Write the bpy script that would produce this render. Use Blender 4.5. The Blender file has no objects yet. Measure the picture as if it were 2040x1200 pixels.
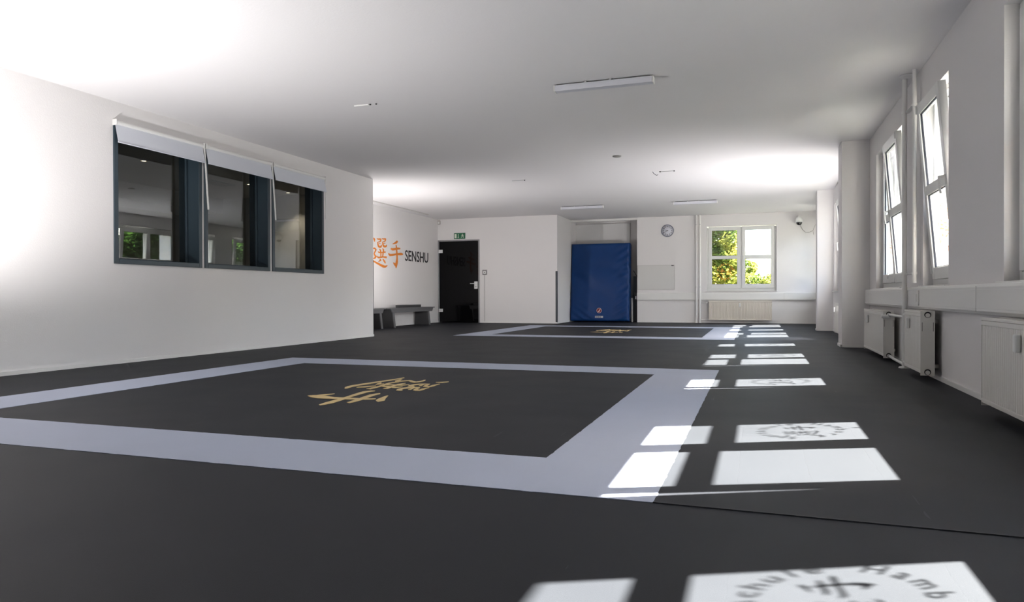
import bpy, math, random, json
from mathutils import Vector, Matrix
random.seed(7)
SC = bpy.context.scene
COL = SC.collection
PI = math.pi

# ------------------------------------------------------------------ camera
CAM_H = 0.68
yaw, pitch, roll, FPX = 0.33020, -0.00701, -0.00300, 1420.87
F = Vector((-math.sin(yaw)*math.cos(pitch), math.cos(yaw)*math.cos(pitch), math.sin(pitch)))
R0 = Vector((math.cos(yaw), math.sin(yaw), 0)); U0 = R0.cross(F)
R = math.cos(roll)*R0 + math.sin(roll)*U0; U = -math.sin(roll)*R0 + math.cos(roll)*U0
cd = bpy.data.cameras.new('camera'); cam = bpy.data.objects.new('camera', cd); COL.objects.link(cam)
cd.sensor_width = 36; cd.lens = FPX/2040*36; cd.clip_start = .05; cd.clip_end = 300
M = Matrix.Identity(4)
for i in range(3): M[i][0], M[i][1], M[i][2] = R[i], U[i], -F[i]
M[0][3], M[1][3], M[2][3] = 0, 0, CAM_H
cam.matrix_world = M
SC.camera = cam

# ------------------------------------------------------------------ sky, sun, lamps, exposure
SC.view_settings.view_transform = 'Standard'; SC.view_settings.look = 'None'
SC.view_settings.exposure = 0.3; SC.view_settings.gamma = 1
SC.view_settings.use_curve_mapping = False
SUN = Vector((1.03, 0.50, 1.0))
w = bpy.data.worlds.new('sky'); SC.world = w; w.use_nodes = True
nt = w.node_tree; bg = nt.nodes['Background']
sk = nt.nodes.new('ShaderNodeTexSky'); sk.sky_type = 'NISHITA'; sk.sun_disc = False
sk.sun_elevation = math.radians(41); sk.sun_rotation = math.atan2(SUN.x, SUN.y)
sk.air_density = 1.0; sk.dust_density = 2.0
nt.links.new(sk.outputs[0], bg.inputs[0]); bg.inputs[1].default_value = 1.45
def lamp(name, kind, loc, energy, color=(1,1,1), aim=None, **kw):
    d = bpy.data.lights.new(name, kind); o = bpy.data.objects.new(name, d); COL.objects.link(o)
    o.location = loc; d.energy = energy; d.color = color
    for k, v in kw.items(): setattr(d, k, v)
    if aim is not None: o.rotation_euler = Vector(aim).to_track_quat('-Z', 'Y').to_euler()
    return o
lamp('sun', 'SUN', (12, 8, 12), 124, (1, .97, .90), -SUN, angle=0.0093)
# three upward flash heads: by the left wall beside the camera, behind the first pillar, behind the end of the left wall
lamp('flash_head_left', 'SPOT', (-4.95, 3.0, 0.30), 430, (1, .985, .985), (.02, .26, 1), spot_size=2.62, spot_blend=.7, shadow_soft_size=.12)
lamp('flash_head_pillar', 'SPOT', (1.15, 11.8, 0.30), 360, (1, .975, .98), (-.8, .25, .55), spot_size=2.75, spot_blend=.85, shadow_soft_size=.08)
lamp('flash_head_bench', 'SPOT', (-6.6, 11.9, 0.5), 190, (1, .97, .96), (.1, .6, 1), spot_size=2.9, spot_blend=.7, shadow_soft_size=.10)

# ------------------------------------------------------------------ materials
def mat(name, col, rough=.5, metal=0, spec=.5, bump=None, var=0, varscale=3, coat=0):
    m = bpy.data.materials.new(name); m.use_nodes = True; n = m.node_tree; b = n.nodes['Principled BSDF']
    b.inputs['Base Color'].default_value = (*col, 1); b.inputs['Roughness'].default_value = rough
    b.inputs['Metallic'].default_value = metal; b.inputs['Specular IOR Level'].default_value = spec
    b.inputs['Coat Weight'].default_value = coat
    tc = n.nodes.new('ShaderNodeTexCoord')
    if var:
        no = n.nodes.new('ShaderNodeTexNoise'); no.inputs['Scale'].default_value = varscale; no.inputs['Detail'].default_value = 4
        n.links.new(tc.outputs['Object'], no.inputs['Vector'])
        mx = n.nodes.new('ShaderNodeMix'); mx.data_type = 'RGBA'
        mx.inputs[6].default_value = (*[c*(1-var) for c in col], 1); mx.inputs[7].default_value = (*[min(1, c*(1+var)) for c in col], 1)
        n.links.new(no.outputs[0], mx.inputs[0]); n.links.new(mx.outputs[2], b.inputs['Base Color'])
    if bump:
        no = n.nodes.new('ShaderNodeTexNoise'); no.inputs['Scale'].default_value = bump[0]; no.inputs['Detail'].default_value = 3
        n.links.new(tc.outputs['Object'], no.inputs['Vector'])
        bu = n.nodes.new('ShaderNodeBump'); bu.inputs['Strength'].default_value = bump[1]; bu.inputs['Distance'].default_value = .01
        n.links.new(no.outputs[0], bu.inputs['Height']); n.links.new(bu.outputs[0], b.inputs['Normal'])
    return m
WALL = mat('wall_paint', (.74, .718, .712), .85, spec=.2, bump=(90, .12))
CEIL = mat('ceiling_paint', (.76, .740, .742), .9, spec=.15, bump=(60, .10))
PAINT = mat('white_gloss_paint', (.74, .73, .71), .4)
PVC = mat('white_window_plastic', (.74, .74, .72), .28)
PIPE = mat('painted_steel_pipe', (.74, .73, .71), .35)
RAD = mat('cream_radiator_enamel', (.66, .61, .53), .4)
RADW = mat('white_radiator_enamel', (.70, .68, .64), .4)
HOLE = mat('dark_hole', (.02, .02, .02), .9)
RUBBER = mat('black_gasket', (.015, .017, .03), .6)
METAL = mat('brushed_metal', (.62, .62, .62), .3, metal=1)
SLATE = mat('slate_blue_frame', (.030, .048, .062), .45)
FABRIC = mat('white_blind_fabric', (.66, .68, .74), .9, spec=.1, bump=(300, .1))
BENCH = mat('dark_grey_laminate', (.032, .032, .034), .55, var=.15)
BENCHL = mat('grey_bench_edge', (.11, .11, .115), .45)
BLUE = mat('blue_vinyl', (.002, .034, .145), .45, spec=.3, var=.1, varscale=6)
BLACK = mat('black_paint', (.012, .012, .013), .5)
ORANGE = mat('orange_vinyl', (.74, .225, .025), .5)
GOLD = mat('gold_print', (.52, .38, .17), .6)
GREEN = mat('sign_green', (.01, .12, .05), .4)
CREAM = mat('sign_white', (.75, .78, .65), .4)
CONC = mat('exterior_render', (.34, .33, .31), .9, var=.1)
OFFICE = mat('office_paint', (.62, .60, .58), .9, spec=.1)
OFFICED = mat('office_dark_paint', (.50, .49, .47), .9, spec=.1)
GREY = mat('grey_foam', (.05, .055, .06), .8)
SEAM = mat('grey_joint', (.42, .41, .39), .8)

# dark floor mats: woven-look foam, jigsaw seams in the relief
m = FLOOR = mat('dark_floor_mat', (.034, .036, .040), .62, spec=.10); n = m.node_tree; b = n.nodes['Principled BSDF']
tc = n.nodes.new('ShaderNodeTexCoord')
mp = n.nodes.new('ShaderNodeMapping'); mp.inputs['Location'].default_value = (.3215, -2.3574, 0); n.links.new(tc.outputs['Object'], mp.inputs[0])
sp = n.nodes.new('ShaderNodeSeparateXYZ'); n.links.new(mp.outputs[0], sp.inputs[0])
def mth(op, a, bb=None):
    q = n.nodes.new('ShaderNodeMath'); q.operation = op
    for i, v in enumerate((a, bb)):
        if v is None: continue
        if isinstance(v, (int, float)): q.inputs[i].default_value = v
        else: n.links.new(v, q.inputs[i])
    return q.outputs[0]
wob = n.nodes.new('ShaderNodeTexNoise'); wob.inputs['Scale'].default_value = 9; n.links.new(tc.outputs['Object'], wob.inputs['Vector'])
wv = mth('MULTIPLY', mth('SUBTRACT', wob.outputs[0], .5), .02)
def seam(v, per, wd):
    f = mth('PINGPONG', mth('ADD', v, wv), per/2)
    return mth('LESS_THAN', f, wd)
s = mth('MAXIMUM', seam(sp.outputs[0], .2555, .0022), seam(sp.outputs[1], 1.022, .0030))
nz = n.nodes.new('ShaderNodeTexNoise'); nz.inputs['Scale'].default_value = 450; nz.inputs['Detail'].default_value = 2; n.links.new(tc.outputs['Object'], nz.inputs['Vector'])
big = n.nodes.new('ShaderNodeTexNoise'); big.inputs['Scale'].default_value = 2.2; big.inputs['Detail'].default_value = 5; n.links.new(tc.outputs['Object'], big.inputs['Vector'])
h = mth('SUBTRACT', mth('MULTIPLY', nz.outputs[0], .25), s)
bu = n.nodes.new('ShaderNodeBump'); bu.inputs['Strength'].default_value = .6; bu.inputs['Distance'].default_value = .002
n.links.new(h, bu.inputs['Height']); n.links.new(bu.outputs[0], b.inputs['Normal'])
rr = mth('ADD', mth('MULTIPLY', big.outputs[0], .12), .50); n.links.new(rr, b.inputs['Roughness'])
mx = n.nodes.new('ShaderNodeMix'); mx.data_type = 'RGBA'; mx.inputs[6].default_value = (.012, .013, .016, 1); mx.inputs[7].default_value = (.0265, .028, .033, 1)
grn = mth('ADD', mth('MULTIPLY', big.outputs[0], .5), mth('MULTIPLY', nz.outputs[0], .5)); n.links.new(grn, mx.inputs[0])
sc_ = n.nodes.new('ShaderNodeTexNoise'); mps = n.nodes.new('ShaderNodeMapping'); mps.inputs['Scale'].default_value = (26, 1.3, 1); mps.inputs['Rotation'].default_value = (0, 0, .25)
n.links.new(tc.outputs['Object'], mps.inputs[0]); n.links.new(mps.outputs[0], sc_.inputs['Vector']); sc_.inputs['Scale'].default_value = 1; sc_.inputs['Detail'].default_value = 3
scr = mth('GREATER_THAN', sc_.outputs[0], .74)   # fine pale scuffs
mz = n.nodes.new('ShaderNodeMix'); mz.data_type = 'RGBA'; mz.inputs[7].default_value = (.042, .044, .050, 1); n.links.new(mx.outputs[2], mz.inputs[6]); n.links.new(scr, mz.inputs[0])
n.links.new(mz.outputs[2], b.inputs['Base Color'])
BORDER = mat('pale_grey_mat', (.345, .375, .46), .6, spec=.15, bump=(450, .08), var=.05, varscale=2)

def glass(name, tint, refl=1.0):
    m = bpy.data.materials.new(name); m.use_nodes = True; n = m.node_tree; n.nodes.clear()
    o = n.nodes.new('ShaderNodeOutputMaterial'); t = n.nodes.new('ShaderNodeBsdfTransparent'); g = n.nodes.new('ShaderNodeBsdfGlossy')
    t.inputs[0].default_value = (*tint, 1); g.inputs['Roughness'].default_value = 0.0; g.inputs[0].default_value = (.95, .97, 1, 1)
    f = n.nodes.new('ShaderNodeFresnel'); ge = n.nodes.new('ShaderNodeNewGeometry'); mr = n.nodes.new('ShaderNodeMapRange')
    mr.inputs['To Min'].default_value = 1.5; mr.inputs['To Max'].default_value = 1/1.5   # the same surface reflectance on both faces of the pane
    n.links.new(ge.outputs['Backfacing'], mr.inputs['Value']); n.links.new(mr.outputs[0], f.inputs[0])
    ml = n.nodes.new('ShaderNodeMath'); ml.operation = 'MULTIPLY'; ml.inputs[1].default_value = refl; ml.use_clamp = True
    mx = n.nodes.new('ShaderNodeMixShader')
    n.links.new(f.outputs[0], ml.inputs[0]); n.links.new(ml.outputs[0], mx.inputs[0])
    n.links.new(t.outputs[0], mx.inputs[1]); n.links.new(g.outputs[0], mx.inputs[2]); n.links.new(mx.outputs[0], o.inputs[0])
    return m
GLASS = glass('window_glass', (.97, .98, .97))
OGLASS = glass('office_glass', (.72, .74, .73), 1.9)
DGLASS = mat('black_door_glass', (.003, .003, .0034), .03, spec=.16)
def leafmat(name, c1, c2):
    m = bpy.data.materials.new(name); m.use_nodes = True; n = m.node_tree; n.nodes.clear()
    o = n.nodes.new('ShaderNodeOutputMaterial'); d = n.nodes.new('ShaderNodeBsdfDiffuse'); t = n.nodes.new('ShaderNodeBsdfTranslucent')
    a = n.nodes.new('ShaderNodeAddShader'); tc = n.nodes.new('ShaderNodeTexCoord'); no = n.nodes.new('ShaderNodeTexNoise'); no.inputs['Scale'].default_value = 1.6
    n.links.new(tc.outputs['Object'], no.inputs['Vector']); r = n.nodes.new('ShaderNodeValToRGB')
    r.color_ramp.elements[0].position = .35; r.color_ramp.elements[1].position = .65
    r.color_ramp.elements[0].color = (*c1, 1); r.color_ramp.elements[1].color = (*c2, 1)
    n.links.new(no.outputs[0], r.inputs[0]); n.links.new(r.outputs[0], d.inputs[0]); n.links.new(r.outputs[0], t.inputs[0])
    n.links.new(d.outputs[0], a.inputs[0]); n.links.new(t.outputs[0], a.inputs[1]); n.links.new(a.outputs[0], o.inputs[0])
    return m
LEAF = leafmat('yellow_green_leaf', (.040, .062, .013), (.115, .108, .020))
LEAFD = leafmat('green_leaf', (.010, .026, .006), (.022, .045, .009))
BARK = mat('bark', (.08, .06, .045), .9, bump=(20, .5))
GRASS = mat('lawn', (.075, .080, .055), .95, var=.3, varscale=1)
ASPH = mat('paving', (.20, .19, .18), .9, var=.1)

# ------------------------------------------------------------------ mesh helpers
WHOLE = {'wall_emblem_characters', 'wall_name_lettering', 'floor_emblem', 'sticker', 'numerals', 'foliage', 'louvre', 'cover', 'pictogram', 'badge', 'label_strip', 'trim_1', 'trim_2', 'top_grille'}
class MB:
    def __init__(s): s.v = []; s.f = []; s.sm = []; s.mi = []; s.ms = []; s.cur = 0; s.ch = []
    def use(s, m):
        if m not in s.ms: s.ms.append(m)
        s.cur = s.ms.index(m); return s
    def add(s, vs, fs, smooth=False):
        s.ch.append((len(s.v), len(s.v)+len(vs), len(s.f), len(s.f)+len(fs)))
        o = len(s.v); s.v += [tuple(q) for q in vs]
        for f in fs: s.f.append([o+i for i in f]); s.sm.append(smooth); s.mi.append(s.cur)
        return s
    def box(s, x0, x1, y0, y1, z0, z1):
        return s.add([(x0,y0,z0),(x1,y0,z0),(x1,y1,z0),(x0,y1,z0),(x0,y0,z1),(x1,y0,z1),(x1,y1,z1),(x0,y1,z1)],
                     [(0,3,2,1),(4,5,6,7),(0,1,5,4),(1,2,6,5),(2,3,7,6),(3,0,4,7)])
    def hexa(s, p): return s.add(p, [(0,3,2,1),(4,5,6,7),(0,1,5,4),(1,2,6,5),(2,3,7,6),(3,0,4,7)])
    def tube(s, pts, r, seg=16, caps=True):
        pts = [Vector(p) for p in pts]; rs = r if isinstance(r, (list, tuple)) else [r]*len(pts)
        vs = []; fs = []; ref = None
        for i, p in enumerate(pts):
            d = (pts[min(i+1, len(pts)-1)]-pts[max(i-1, 0)]).normalized()
            a = ref if ref is not None else (Vector((0,0,1)) if abs(d.z) < .9 else Vector((1,0,0)))
            u = (a - d*a.dot(d)).normalized(); ref = u; v = d.cross(u)
            for k in range(seg):
                t = 2*PI*k/seg; vs.append(p+u*rs[i]*math.cos(t)+v*rs[i]*math.sin(t))
        for i in range(len(pts)-1):
            for k in range(seg):
                k2 = (k+1) % seg; fs.append((i*seg+k, i*seg+k2, (i+1)*seg+k2, (i+1)*seg+k))
        s.add(vs, fs, True)
        if caps:
            o = len(vs)-seg; s.add(vs[:seg], [tuple(range(seg))[::-1]]); s.add(vs[o:], [tuple(range(seg))])
        return s
    def prism(s, poly, axis, a0, a1):
        # poly in the two other axes (in xyz order), extruded along axis
        def P(q, a): return (a, q[0], q[1]) if axis == 'x' else (q[0], a, q[1]) if axis == 'y' else (q[0], q[1], a)
        n_ = len(poly); vs = [P(q, a0) for q in poly]+[P(q, a1) for q in poly]
        fs = [tuple(range(n_))[::-1], tuple(range(n_, 2*n_))]+[(i, (i+1) % n_, n_+(i+1) % n_, n_+i) for i in range(n_)]
        return s.add(vs, fs)
    def lathe(s, prof, c, axis='z', seg=32):
        vs = []; fs = []
        for r_, h_ in prof:
            for k in range(seg):
                t = 2*PI*k/seg; a, b_ = r_*math.cos(t), r_*math.sin(t)
                vs.append({'z': (c[0]+a, c[1]+b_, c[2]+h_), 'y': (c[0]+a, c[1]+h_, c[2]+b_), 'x': (c[0]+h_, c[1]+a, c[2]+b_)}[axis])
        for i in range(len(prof)-1):
            for k in range(seg):
                k2 = (k+1) % seg; fs.append((i*seg+k, i*seg+k2, (i+1)*seg+k2, (i+1)*seg+k))
        return s.add(vs, fs, True)
    def pieces(s):
        """groups of added solids that touch each other"""
        n_ = len(s.ch); bb = []
        for a, b_, _, _ in s.ch:
            q = s.v[a:b_]; bb.append([(min(p[i] for p in q)-.0006, max(p[i] for p in q)+.0006) for i in range(3)])
        par = list(range(n_))
        def find(i):
            while par[i] != i: i = par[i]
            return i
        for i in range(n_):
            for j in range(i+1, n_):
                if all(bb[i][k][0] <= bb[j][k][1] and bb[j][k][0] <= bb[i][k][1] for k in range(3)): par[find(j)] = find(i)
        g = {}
        for i in range(n_): g.setdefault(find(i), []).append(i)
        return list(g.values())
    def build(s, name, m=None, parent=None, bevel=0, fix=True):
        if fix and name not in WHOLE and 1 < len(s.ch) < 60:
            gr = s.pieces()
            if len(gr) > 1:
                out = []
                for g in gr:
                    t = MB(); t.ms = list(s.ms)
                    for i in g:
                        a, b_, f0, f1 = s.ch[i]; t.cur = s.mi[f0]
                        t.add(s.v[a:b_], [[k-a for k in f] for f in s.f[f0:f1]], s.sm[f0])
                    t.ch = t.ch[:1]; out.append(t.build(name, m, parent, bevel))
                return out[0]
        me = bpy.data.meshes.new(name); me.from_pydata(s.v, [], s.f)
        me.polygons.foreach_set('use_smooth', s.sm)
        if s.ms:
            for q in s.ms: me.materials.append(q)
            me.polygons.foreach_set('material_index', s.mi)
        else: me.materials.append(m)
        me.update()
        o = bpy.data.objects.new(name, me); COL.objects.link(o)
        if parent is not None: o.parent = parent
        if fix:
            import bmesh
            b_ = bmesh.new(); b_.from_mesh(me); bmesh.ops.recalc_face_normals(b_, faces=b_.faces); b_.to_mesh(me); b_.free()
        if bevel:
            bv = o.modifiers.new('bevel', 'BEVEL'); bv.width = bevel; bv.segments = 2; bv.limit_method = 'ANGLE'; bv.angle_limit = math.radians(50)
        return o
def box(name, m_, x0, x1, y0, y1, z0, z1, parent=None, bevel=0):
    return MB().box(x0, x1, y0, y1, z0, z1).build(name, m_, parent, bevel)
def struct(o): o['kind'] = 'structure'; return o
def tag(o, label, cat, group=None, kind=None):
    o['label'] = label; o['category'] = cat
    if group: o['group'] = group
    if kind: o['kind'] = kind
    return o
def thing(name, label, cat, loc=(0,0,0), rz=0, group=None):
    o = bpy.data.objects.new(name, None); COL.objects.link(o); o.location = loc; o.rotation_euler = (0,0,rz); o.empty_display_size = .1
    return tag(o, label, cat, group)
def empty(name, loc=(0,0,0), rz=0, parent=None):
    o = bpy.data.objects.new(name, None); COL.objects.link(o); o.location = loc; o.rotation_euler = (0,0,rz); o.empty_display_size = .1
    if parent is not None: o.parent = parent
    return o
def wall(name, axis, d0, d1, a0, a1, z0, z1, holes=(), m_=None):
    """wall slab: axis = direction it runs ('x' or 'y'), d0..d1 its thickness, holes = (a0,a1,z0,z1)"""
    A = sorted({a0, a1, *[h_[0] for h_ in holes], *[h_[1] for h_ in holes]}); Z = sorted({z0, z1, *[h_[2] for h_ in holes], *[h_[3] for h_ in holes]})
    na, nz_ = len(A)-1, len(Z)-1
    def solid(i, j):
        if i < 0 or j < 0 or i >= na or j >= nz_: return False
        ca, cz = (A[i]+A[i+1])/2, (Z[j]+Z[j+1])/2
        return not any(h_[0] < ca < h_[1] and h_[2] < cz < h_[3] for h_ in holes)
    b_ = MB()
    P = (lambda a, d, z: (d, a, z)) if axis == 'y' else (lambda a, d, z: (a, d, z))
    for i in range(na):
        for j in range(nz_):
            if not solid(i, j): continue
            p, q, r_, t = A[i], A[i+1], Z[j], Z[j+1]
            for d in (d0, d1): b_.add([P(p,d,r_), P(q,d,r_), P(q,d,t), P(p,d,t)], [(0,1,2,3)])
            for ii, jj, e in ((i-1,j,((p,r_),(p,t))), (i+1,j,((q,r_),(q,t))), (i,j-1,((p,r_),(q,r_))), (i,j+1,((p,t),(q,t)))):
                if not solid(ii, jj):
                    (a1_, z1_), (a2_, z2_) = e
                    b_.add([P(a1_,d0,z1_), P(a2_,d0,z2_), P(a2_,d1,z2_), P(a1_,d1,z1_)], [(0,1,2,3)])
    import bmesh
    o = b_.build(name, m_ or WALL, fix=False)
    bm = bmesh.new(); bm.from_mesh(o.data); bmesh.ops.remove_doubles(bm, verts=bm.verts, dist=1e-5); bmesh.ops.recalc_face_normals(bm, faces=bm.faces); bm.to_mesh(o.data); bm.free()
    return struct(o)

# ------------------------------------------------------------------ the setting
C = 2.6726; WX = 1.377; WO = 1.97; LX = -6.170; LE = 10.723; XS = -7.84; YD = 16.936; YW = 18.272
SZ, HZ = .757, 2.38
f_ = struct(box('floor', FLOOR, -8.0, 2.0, -1.6, 19.3, -.3, 0))
struct(box('ceiling', CEIL, -7.96, WO, -1.6, 19.3, C, C+.25))
WINS = [  # y_near, y_far, sashes from the far side: 't' tilted, 'c' closed ; sticker on which sash (0 = far)
    (1.15, 2.80, 'tc', 0), (3.27, 4.91, 'ct', 0), (6.19, 7.06, 't', 0), (7.96, 9.64, 'ct', 0),
    (10.62, 11.48, 't', 0), (12.77, 14.58, 'ct', 0), (15.08, 15.92, 't', None), (16.60, 18.20, 'ct', None)]
wall('wall_right', 'y', WX, WO, -1.6, YW+.6, 0, C, [(a, b2, SZ, HZ) for a, b2, *_ in WINS])
struct(box('wall_pillar_near', WALL, 1.048, WX, 10.154, 10.56, 0, C)); struct(box('wall_pillar_far', WALL, 1.095, WX, 14.737, 15.04, 0, C))
LW = [(5.540, 6.750), (6.795, 7.990), (8.038, 9.242)]
wall('wall_left', 'y', LX-.32, LX, -1.6, LE, 0, C, [(a, b2, 1.022, 2.46) for a, b2 in LW])
struct(box('wall_left_return', WALL, -10.3, LX-.32, LE-.08, LE, 0, C))
struct(box('wall_emblem', WALL, XS-.3, XS, LE, YD+.3, 0, C))
DX0, DX1, DZ = -7.815, -6.672, 2.13
wall('wall_door', 'x', YD, YD+.26, XS-.3, -4.63, 0, C, [(DX0+.0, DX1, -.0, DZ)] if False else [(max(DX0, XS+.0), DX1, 0, DZ)])
struct(box('wall_door_light_stop', OFFICED, XS-.3, -6.4, YD+.262, YD+.34, 0, C))  # unseen backing added to stop outside light leaking round the door
struct(box('wall_recess_left', WALL, -4.93, -4.63, YD+.26, 19.2, 0, C))
FW = (-1.164, .457, .795, 2.385)
wall('wall_far', 'x', YW, YW+.6, -2.882, WX, 0, C, [FW])
struct(box('wall_recess_back', WALL, -4.63, -2.882+.02, 18.95, 19.2, 0, C))
struct(box('wall_recess_right', WALL, -2.862, -2.5, YW+.6, 19.2, 0, C))
struct(box('wall_back', mat('bounce_cut_dark', (.05, .055, .06), .8), LX, WX, -1.6, -1.4, 0, C))  # unseen back wall, set close and darkened to cut bounce light
# office seen through the inner windows
struct(box('wall_office_back', OFFICE, -10.3, -10.1, 2.8, LE-.08, 0, 2.46)); struct(box('wall_office_near', OFFICE, -10.1, LX-.32, 2.8, 3.0, 0, 2.46))
struct(box('wall_office_far', OFFICE, -10.1, LX-.32, LE-.12, LE-.081, 0, 2.46))
struct(box('ceiling_office', OFFICE, -10.3, LX-.32, 2.8, LE-.08, 2.46, 2.52)); struct(box('floor_office', OFFICED, -10.3, -8.0, 2.8, LE-.08, -.2, 0))
struct(box('wall_office_bulkhead', OFFICED, -10.1, -8.9, 3.0, 7.2, 2.05, 2.46)); struct(box('wall_office_soffit', OFFICE, -10.1, -9.2, 7.2, LE-.12, 2.2, 2.46))
# skirtings: thin white strips
def skirt(n_, x0, x1, y0, y1): struct(box('baseboard_'+n_, PAINT, x0, x1, y0, y1, 0, .035))
skirt('left', LX, LX+.012, -1.4, LE); skirt('right', WX-.012, WX, -1.4, 10.154); skirt('pillar_near', 1.03, WX, 10.142, 10.154); skirt('pillar_near_side', 1.036, 1.048, 10.142, 10.56)
skirt('bay', WX-.012, WX, 10.56, 14.72); skirt('pillar_far', 1.08, WX-.012, 14.725, 14.737); skirt('pillar_far_side', 1.083, 1.095, 14.725, 15.04)
skirt('far', -2.88, WX, YW-.012, YW); skirt('door', DX1+.03, -4.645, YD-.012, YD); skirt('recess', -4.63, -4.618, YD, 18.9); skirt('emblem', XS, XS+.012, LE, YD)
# dark corner guards
struct(MB().box(LX-.004, LX+.004, LE-.004, LE+.004, 0, 1.3).box(LX-.03, LX+.004, LE, LE+.004, 0, 1.3).build('trim_1', mat('dark_corner_guard', (.018, .026, .036), .4)))
struct(MB().box(-4.672, -4.626, YD-.005, YD, .03, 1.29).box(-4.63, -4.626, YD-.005, YD+.03, .03, 1.29).build('trim_2', bpy.data.materials['dark_corner_guard']))
# outside
tag(box('lawn', GRASS, -60, 90, -60, 120, -4.4, -4.0), 'green lawn on the ground below the windows', 'lawn', kind='structure')

# ------------------------------------------------------------------ pictograms and lettering
KJ = json.loads('''{"te":[[[47,317,106,302],[16,301,86,280],[-19,285,47,250],[-51,269,-16,235],[-94,253,-72,226],[-135,236,-121,219],[-164,224,-159,216]],[[-11,217,13,222],[-7,198,31,205],[-1,163,52,170],[4,101,66,106],[7,29,78,35],[13,-33,85,-27],[16,-88,87,-84],[2,-132,91,-131],[-16,-170,90,-173],[-28,-210,73,-214],[-40,-248,59,-249],[-23,-285,33,-284],[-3,-310,11,-310]],[[-137,-190,-124,-184],[-112,-216,-68,-194],[-81,-245,-6,-206],[-49,-259,26,-220],[-28,-268,47,-229]],[[-250,111,-212,131],[-228,93,-188,127],[-155,78,-152,128],[-25,95,-41,143],[98,113,88,161],[161,121,168,159],[200,127,209,152]],[[-348,11,-332,14],[-349,-20,-299,0],[-287,-55,-264,-3],[-152,-42,-163,4],[-10,-21,-20,20],[124,-13,117,38],[234,-9,238,52],[292,0,312,40],[329,6,344,26]]],"sen":[[[-277,294,-264,302],[-262,279,-229,297],[-251,263,-186,280],[-232,239,-188,245],[-218,215,-199,217]],[[-120,285,-112,297],[-88,276,-74,298],[-39,267,-32,300],[8,272,9,306],[15,276,69,303],[19,266,82,269],[16,249,57,234],[-19,239,-6,217],[-64,230,-57,211]],[[-99,219,-70,223],[-99,191,-58,197],[-92,156,-39,168],[-72,126,-13,148],[-36,102,10,140],[29,101,21,140],[88,119,33,141],[101,150,55,154],[98,173,75,174]],[[-64,177,-67,188],[-12,182,-17,197],[39,188,33,207]],[[99,302,106,313],[134,294,144,315],[183,288,186,318],[229,294,224,325],[229,299,283,323],[230,290,290,290],[223,272,262,257],[184,260,199,240],[139,250,147,232]],[[115,239,145,242],[111,212,154,217],[116,178,169,190],[137,148,197,171],[178,123,222,163],[245,123,237,162],[304,140,252,164],[322,169,275,175],[320,190,297,192]],[[144,199,141,210],[199,205,194,220],[253,211,247,230]],[[-20,77,-7,85],[-2,64,27,77],[14,45,66,58],[23,18,75,23],[28,-18,77,-15],[33,-59,76,-56],[35,-91,75,-88]],[[118,93,132,101],[134,81,165,94],[143,64,199,71],[139,31,191,31],[126,-11,175,-12],[116,-53,160,-54],[108,-85,146,-86]],[[-76,13,-64,21],[-53,-2,-32,16],[-3,-16,7,13],[71,-10,66,17],[144,1,138,25],[213,5,206,36],[265,8,256,45]],[[-140,-78,-124,-72],[-121,-102,-90,-85],[-62,-127,-48,-92],[41,-116,32,-84],[141,-101,139,-72],[232,-104,242,-68],[302,-110,317,-67]],[[-5,-137,7,-131],[9,-153,45,-139],[9,-155,74,-168],[-16,-172,6,-189],[-60,-192,-52,-199]],[[127,-131,140,-125],[144,-152,180,-137],[166,-179,229,-158],[201,-204,253,-190],[230,-225,267,-216]],[[-303,62,-310,72],[-268,64,-276,85],[-234,63,-223,95],[-204,59,-167,85],[-186,52,-129,60],[-197,33,-149,26],[-221,6,-180,-3],[-243,-17,-202,-23],[-252,-44,-212,-37],[-227,-73,-181,-57],[-205,-95,-144,-83],[-207,-106,-144,-113],[-217,-113,-180,-140],[-261,-129,-249,-150],[-311,-142,-306,-153]],[[-404,-180,-399,-171],[-351,-191,-339,-173],[-274,-207,-250,-182],[-180,-232,-149,-203],[-74,-261,-38,-227],[44,-292,85,-250],[152,-318,191,-266],[227,-319,227,-271],[280,-306,246,-270],[321,-284,292,-264],[345,-264,332,-257]]]}''')
def glyph(b_, which, place):
    """brush strokes as closed ribbons; place maps (u, v, top?) in metres to world"""
    for si, st in enumerate(KJ[which]):
        nn = len(st); vs = []; tp = 1+.05*si   # each stroke a hair above the last, so crossings do not share a plane
        for k, (a, b1, c, d) in enumerate(st):
            vs += [place(a/1000, b1/1000, 0), place(c/1000, d/1000, 0), place(a/1000, b1/1000, tp), place(c/1000, d/1000, tp)]
        fs = []
        for k in range(nn-1):
            o = 4*k; fs += [(o, o+1, o+5, o+4), (o+2, o+6, o+7, o+3), (o, o+4, o+6, o+2), (o+1, o+3, o+7, o+5)]
        fs += [(0, 2, 3, 1), (4*nn-4, 4*nn-3, 4*nn-1, 4*nn-2)]
        b_.add(vs, fs)
def text_mb(b_, txt, place, size=1, center=True, bold=0):
    cu = bpy.data.curves.new('t', 'FONT'); cu.body = txt; cu.size = size; cu.offset = bold
    if center: cu.align_x = 'CENTER'
    cu.extrude = .5; cu.resolution_u = 3
    to = bpy.data.objects.new('t', cu); COL.objects.link(to)
    dg = bpy.context.evaluated_depsgraph_get(); me = bpy.data.meshes.new_from_object(to.evaluated_get(dg))
    b_.add([place(v.co.x, v.co.y, .5+v.co.z) for v in me.vertices], [tuple(p.vertices) for p in me.polygons])
    bpy.data.objects.remove(to); bpy.data.curves.remove(cu); bpy.data.meshes.remove(me)
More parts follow.
